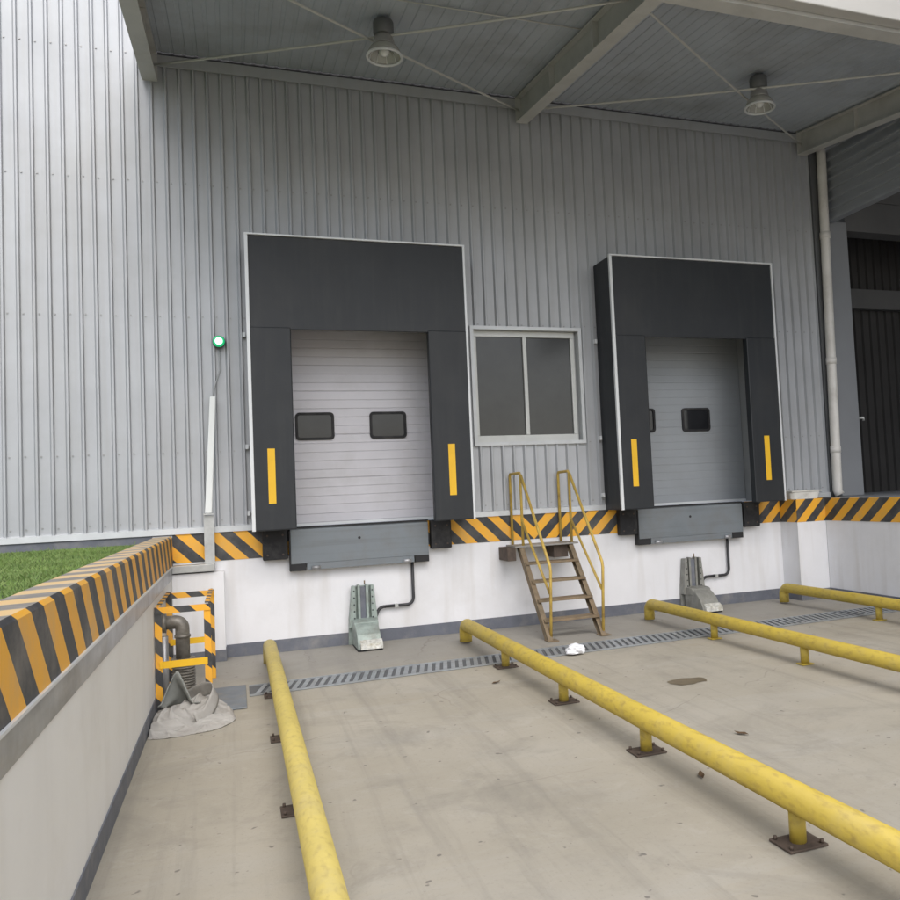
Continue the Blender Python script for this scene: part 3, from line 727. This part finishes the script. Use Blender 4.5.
me = bpy.data.meshes.new('folded_sheet'); bm.to_mesh(me); bm.free(); me.materials.append(M['cloth2'])
o = bpy.data.objects.new('folded_sheet', me); col.objects.link(o); o.parent = sk; o.location = -sk.location
so = o.modifiers.new('thick', 'SOLIDIFY'); so.thickness = .006
bm = bmesh.new(); gv = {}               # stiff curled strip arching over the heap
for i in range(25):
    for j in range(6):
        t = i/24; w_ = (j/5-.5)
        cx_ = -.80 + .24*math.sin(t*math.pi*.85); cy_ = -2.18 - .72*t; cz_ = .06 + .13*math.sin(math.pi*min(1, t*1.15))**.8 if t < .87 else .06
        gv[i, j] = bm.verts.new((cx_ + .04*w_, cy_, max(.012, cz_ - .10*w_) + .008*mnoise.noise(Vector((t*8, w_*3, 2)))))
for i in range(24):
    for j in range(5): bm.faces.new((gv[i, j], gv[i+1, j], gv[i+1, j+1], gv[i, j+1])).smooth = True
me = bpy.data.meshes.new('curled_strip'); bm.to_mesh(me); bm.free(); me.materials.append(M['cloth'])
o = bpy.data.objects.new('curled_strip', me); col.objects.link(o); o.parent = sk; o.location = -sk.location
so = o.modifiers.new('thick', 'SOLIDIFY'); so.thickness = .006

# ------------------------------------------------------------------ light post in the left corner + signal light
lp = thing('light_post', 'steel angle bracket with upright white tube in front of the ribbed wall', 'light post', (-.65, -.1, .94))
MB().box(XL+.008, -.60, -.235, -.014, .945, 1.018).build('ledge_angle', M['galv'], lp, bevel=.003)
po = MB(); po.box(-.70, -.60, -.115, -.108, 1.019, 1.52).box(-.7, -.692, -.1075, -.04, 1.019, 1.52).box(-.608, -.6, -.1075, -.04, 1.019, 1.52); po.build('post', M['galv'], lp)
MB().box(-.704, -.600, -.155, -.117, 1.53, 1.545).build('end_cap', M['galv'], lp)
tb = MB()
for k in range(1): tb.prism([(-.688, -.150), (-.616, -.150), (-.616, -.10), (-.688, -.10)], 2, 0, 1)
for v in tb.b.verts:
    if v.co.z > .5: v.co.x += .072 + (.005 if v.co.x < -.65 else -.005); v.co.y += .03; v.co.z = 2.79
    else: v.co.z = 1.546
tb.build('white_tube', M['tube_white'], lp, bevel=.01)
MB().tube([(-.575, -.09, 2.79), (-.56, -.06, 2.90), (-.50, -.035, 3.08), (-.505, -.03, 3.33)], .008, 8).build('cable', M['jamb'], lp)
sl = thing('signal_light', 'small round green signal light glowing on the ribbed wall', 'signal light', (-.505, -.03, 3.39))
MB().lathe([(.066, -.016), (.066, -.075), (.060, -.085), (.05, -.085)], (-.505, 0, 3.39), 28, 'y').build('housing', M['lamp_body'], sl)
MB().lathe([(.061, -.086), (.058, -.105), (.050, -.114), (.044, -.114)], (-.505, 0, 3.39), 28, 'y').build('green_ring', M['green_on'], sl)
MB().lathe([(.043, -.110), (.032, -.122), (.0001, -.127)], (-.505, 0, 3.39), 28, 'y').build('lens', M['white_on'], sl)

# ------------------------------------------------------------------ canopy
cp = thing('canopy', 'steel canopy with cream rafters and cross rods over the dock doors', 'canopy', (3, -2, 6.2))
SL = .129
def zr(y): return 6.23 + SL*y
YE = -3.72
for i, x in enumerate((-1.13, 3.10, 7.33)):
    f = MB(); hw = .075; D = .315
    def sec(y, dz): return zr(y)+dz
    def sb(xa, xb, za, zb):
        f.prism([(-.045, zr(-.045)+za), (YE, zr(YE)+za), (YE, zr(YE)+zb), (-.045, zr(-.045)+zb)], 0, xa, xb)
    sb(x-hw, x+hw, 0, .014); sb(x-hw, x+hw, D-.014, D); sb(x-.005, x+.005, .0145, D-.0145)
    for yy in (-1.2, -2.4): f.box(x-hw+.006, x+hw-.006, yy-.005, yy+.005, zr(yy)+.015, zr(yy)+D-.016)
    rf = f.build('rafter', M['rafter'], cp)
    MB().box(x-.08, x+.08, -.0445, -.0415, 6.215, 6.6).build('end_plate', M['rafter'], rf)
# deck, ribs run down the slope
dk = MB(); x = -1.24; pts = []
while x < 7.55:
    pts += [(x, 0), (x+.075, 0), (x+.082, .008), (x+.113, .008)]; x += .12
for (xa, za), (xb, zb) in zip(pts, pts[1:]):
    y0, y1 = -.03, -3.72; k0, k1 = zr(y0)+.33, zr(y1)+.33
    dk.quad((xa, y0, k0+za), (xb, y0, k0+zb), (xb, y1, k1+zb), (xa, y1, k1+za))
dk.build('roof_deck', M['deck'], cp, recalc=False)
f = MB(); zb_ = zr(-3.64)+.0
f.box(-1.24, 7.5, -3.73, -3.565, zb_, zb_+.012).box(-1.24, 7.5, -3.73, -3.718, zb_+.0125, zb_+.28).box(-1.24, 7.5, -3.73, -3.565, zb_+.281, zb_+.293)
f.build('eave_beam', M['rafter'], cp)
MB().box(-1.26, 7.56, -3.86, -3.731, zb_+.035, zb_+.34).build('gutter', M['gutter'], cp, bevel=.01)
def rod(p, q, sag=.03):
    P_, Q_ = Vector(p), Vector(q); pts = []
    for k in range(13):
        t = k/12; v = P_.lerp(Q_, t); v.z -= sag*4*t*(1-t); pts.append(v)
    MB().tube(pts, .0125, 8).build('brace_rod', M['rod'], cp)
for xa, xb in ((-1.08, 3.05), (3.15, 7.28)):
    rod((xa, -.09, zr(-.09)+.16), (xb, -3.2, zr(-3.2)+.16)); rod((xb, -.09, zr(-.09)+.14), (xa, -3.2, zr(-3.2)+.14))
MB().tube([(1.0, -2.17, zr(-2.17)+.31), (3.05, -2.17, zr(-2.17)+.31)], .007, 8).build('conduit', M['rod'], cp)

# high bay lamps
def lamp(x, y, label, tilt):
    zt_ = zr(y)+.325; t = thing('high_bay_lamp', label, 'lamp', (x, y, zt_), 'high bay lamps under the canopy')
    z0 = zt_-.02; c = (x, y, 0)
    MB().lathe([(.030, z0+.012), (.030, z0-.01), (.092, z0-.02), (.100, z0-.04), (.100, z0-.15), (.085, z0-.165)], c, 28).build('ballast_housing', M['lamp_body'], t)
    MB().lathe([(.084, z0-.166), (.095, z0-.20), (.108, z0-.25), (.112, z0-.268)], c, 28).build('neck', M['lamp_neck'], t)
    MB().lathe([(.106, z0-.269), (.138, z0-.295), (.160, z0-.335), (.170, z0-.375), (.164, z0-.375), (.152, z0-.335), (.130, z0-.30), (.100, z0-.275), (.106, z0-.269)], c, 36, cap=False).build('glass_reflector', M['glass'], t)
    MB().lathe([(.170, z0-.365), (.180, z0-.378), (.178, z0-.392), (.160, z0-.392), (.158, z0-.376), (.170, z0-.365)], c, 36, cap=False).build('rim', M['trim'], t)
    MB().lathe([(.018, z0-.269), (.020, z0-.28), (.045, z0-.305), (.052, z0-.335), (.03, z0-.365), (.0001, z0-.375)], c, 20).build('bulb', M['tube_white'], t)
    for k in range(10):
        q = 2*math.pi*k/10
        MB().tube([(x+.10*math.cos(q), y+.10*math.sin(q), z0-.275), (x+.150*math.cos(q), y+.150*math.sin(q), z0-.330), (x+.162*math.cos(q), y+.162*math.sin(q), z0-.372)], .004, 6).build('guard_wire', M['trim'], t)
lamp(1.10, -1.72, 'glass high bay lamp hanging above the left dock door', 0)
lamp(5.44, -1.72, 'glass high bay lamp hanging above the right dock door', 0)

# downpipe, basin
dp = thing('downpipe', 'cream plastic downpipe at the right end of the ribbed wall', 'downpipe', (7.55, -.12, Z0))
MB().tube([(7.60, -.12, 6.50), (7.595, -.12, 6.2), (7.50, -.12, 1.42), (7.52, -.14, 1.36)], .066, 20).build('pipe', M['pvc'], dp)
for z in (1.95, 3.2, 5.0): 
    xx = 7.50+(z-1.42)*.0198
    MB().tube([(xx, -.12, z), (xx, -.12, z+.09)], .074, 20).build('coupling', M['pvc'], dp)
    MB().box(xx+.03, xx+.085, -.13, -.046, z+.02, z+.05).build('clip', M['galv'], dp)
bs = MB(); bs.prism([(6.64, -.31), (7.00, -.31), (7.04, -.27), (7.04, -.09), (7.0, -.05), (6.64, -.05), (6.60, -.09), (6.60, -.27)], 2, 1.3325, 1.43)
for v in bs.b.verts:
    if v.co.z > 1.4: v.co.x = 6.82+(v.co.x-6.82)*1.12; v.co.y = -.18+(v.co.y+.18)*1.15
bx = thing('foam_box', 'shallow off white foam box lying on the dock edge beside the downpipe', 'box', (6.82, -.18, 1.333))
bs.build('tray', M['basin'], bx, bevel=.012)
MB().box(6.575, 7.065, -.335, -.03, 1.4315, 1.452).build('lid', M['basin'], bx, bevel=.008)

# ------------------------------------------------------------------ neighbouring building on the right
nb = thing('neighbouring_building', 'dark open bay with grey column and ribbed panel at the far right', 'building', (9, 0, 1.33))
MB().box(7.66, 8.05, -.02, .42, 1.333, 5.30).build('column', M['colm'], nb, bevel=.01)
pn = MB(); z = 5.31; prf = []
while z < 9.2: prf += [(z, 0), (z+.105, 0), (z+.110, -.035), (z+.140, -.035)]; z += .145
for (za, a), (zb, b_) in zip(prf, prf[1:]): pn.quad((7.72+a, -.03, za), (7.72+a, -12, za), (7.72+b_, -12, zb), (7.72+b_, -.03, zb))
pn.box(7.73, 7.78, -12, -.03, 5.31, 9.2); pn.box(7.68, 7.80, -12, -.025, 5.27, 5.309)
pn.build('side_cladding', M['clad_dark'], nb, recalc=False)
MB().box(8.051, 16, .02, .3, 5.19, 5.64).build('lintel', M['lintel'], nb)
MB().box(7.64, 16, -.0, .3, 5.641, 9.2).build('upper_wall', M['lintel'], nb)
rs = MB(); x = 8.051
while x < 16: rs.prism([(x, 1.20), (x+.09, 1.20), (x+.105, 1.16), (x+.145, 1.16), (x+.16, 1.20), (x+.16, 1.23), (x, 1.23)], 2, 1.333, 6.5); x += .16
rs.build('back_shutter', M['dark_in'], nb)
MB().box(8.051, 16, 1.05, 1.155, 4.30, 4.62).build('cross_beam', M['lintel'], nb)
MB().box(8.051, 16, .31, 1.3, 6.5, 6.6).build('soffit', M['dark_in'], nb)
MB().box(7.64, 16.2, -12, .0, 9.21, 9.35).build('roof', M['deck'], nb)
MB().box(12.5, 12.7, -12, 1.2, 1.333, 9.2).build('far_wall', M['dark_in'], nb)
MB().tube([(8.05, .0, 2.44), (8.11, -.03, 2.44), (8.11, -.03, 2.40)], .02, 8).build('hook', M['galv'], nb)

# ------------------------------------------------------------------ camera
rr = Vector((0.9361663795, -0.3483327242, -0.0475060326)); uu = Vector((0.0259970755, -0.0661673281, 0.9974698175)); ww = Vector((0.3505947261, 0.9350327256, 0.0528879959))
cam = bpy.data.cameras.new('camera'); co = bpy.data.objects.new('camera', cam); col.objects.link(co)
mtx = Matrix((rr, uu, -ww)).transposed().to_4x4(); mtx.translation = Vector((-0.373936689, -9.723521099, 1.6279325157))
co.matrix_world = mtx
cam.sensor_fit = 'HORIZONTAL'; cam.sensor_width = 36; cam.lens = 839.108/900*36
cam.shift_x = (450-548.9036)/900; cam.shift_y = (444.872-450)/900
cam.clip_start = .05; cam.clip_end = 2000
sc.camera = co

# ------------------------------------------------------------------ light: bright overcast
world = bpy.data.worlds.new('World'); sc.world = world; world.use_nodes = True
nt = world.node_tree; N = nt.nodes; L = nt.links
sky = N.new('ShaderNodeTexSky'); sky.sky_type = 'NISHITA'; sky.sun_disc = False
EL, AZ = R(52), R(178)       # azimuth measured clockwise from +Y: behind and left of the camera
sky.sun_elevation = EL; sky.sun_rotation = AZ; sky.dust_density = 3.0; sky.air_density = 1.0; sky.ozone_density = 1
hs = N.new('ShaderNodeHueSaturation'); hs.inputs['Saturation'].default_value = .52; hs.inputs['Value'].default_value = 1.0
L.new(sky.outputs['Color'], hs.inputs['Color']); L.new(hs.outputs['Color'], N['Background'].inputs['Color'])
N['Background'].inputs['Strength'].default_value = .15
sun = bpy.data.lights.new('sun', 'SUN'); so_ = bpy.data.objects.new('sun', sun); col.objects.link(so_)
sun.energy = .95; sun.angle = R(60); sun.color = (1., .98, .95)
d = Vector((math.sin(AZ)*math.cos(EL), math.cos(AZ)*math.cos(EL), math.sin(EL)))
so_.rotation_euler = d.to_track_quat('Z', 'Y').to_euler(); so_.location = d*50

sc.view_settings.view_transform = 'Standard'; sc.view_settings.look = 'None'; sc.view_settings.gamma = 1; sc.view_settings.use_curve_mapping = False
sc.view_settings.exposure = .60
sc.cycles.max_bounces = 6; sc.cycles.diffuse_bounces = 4
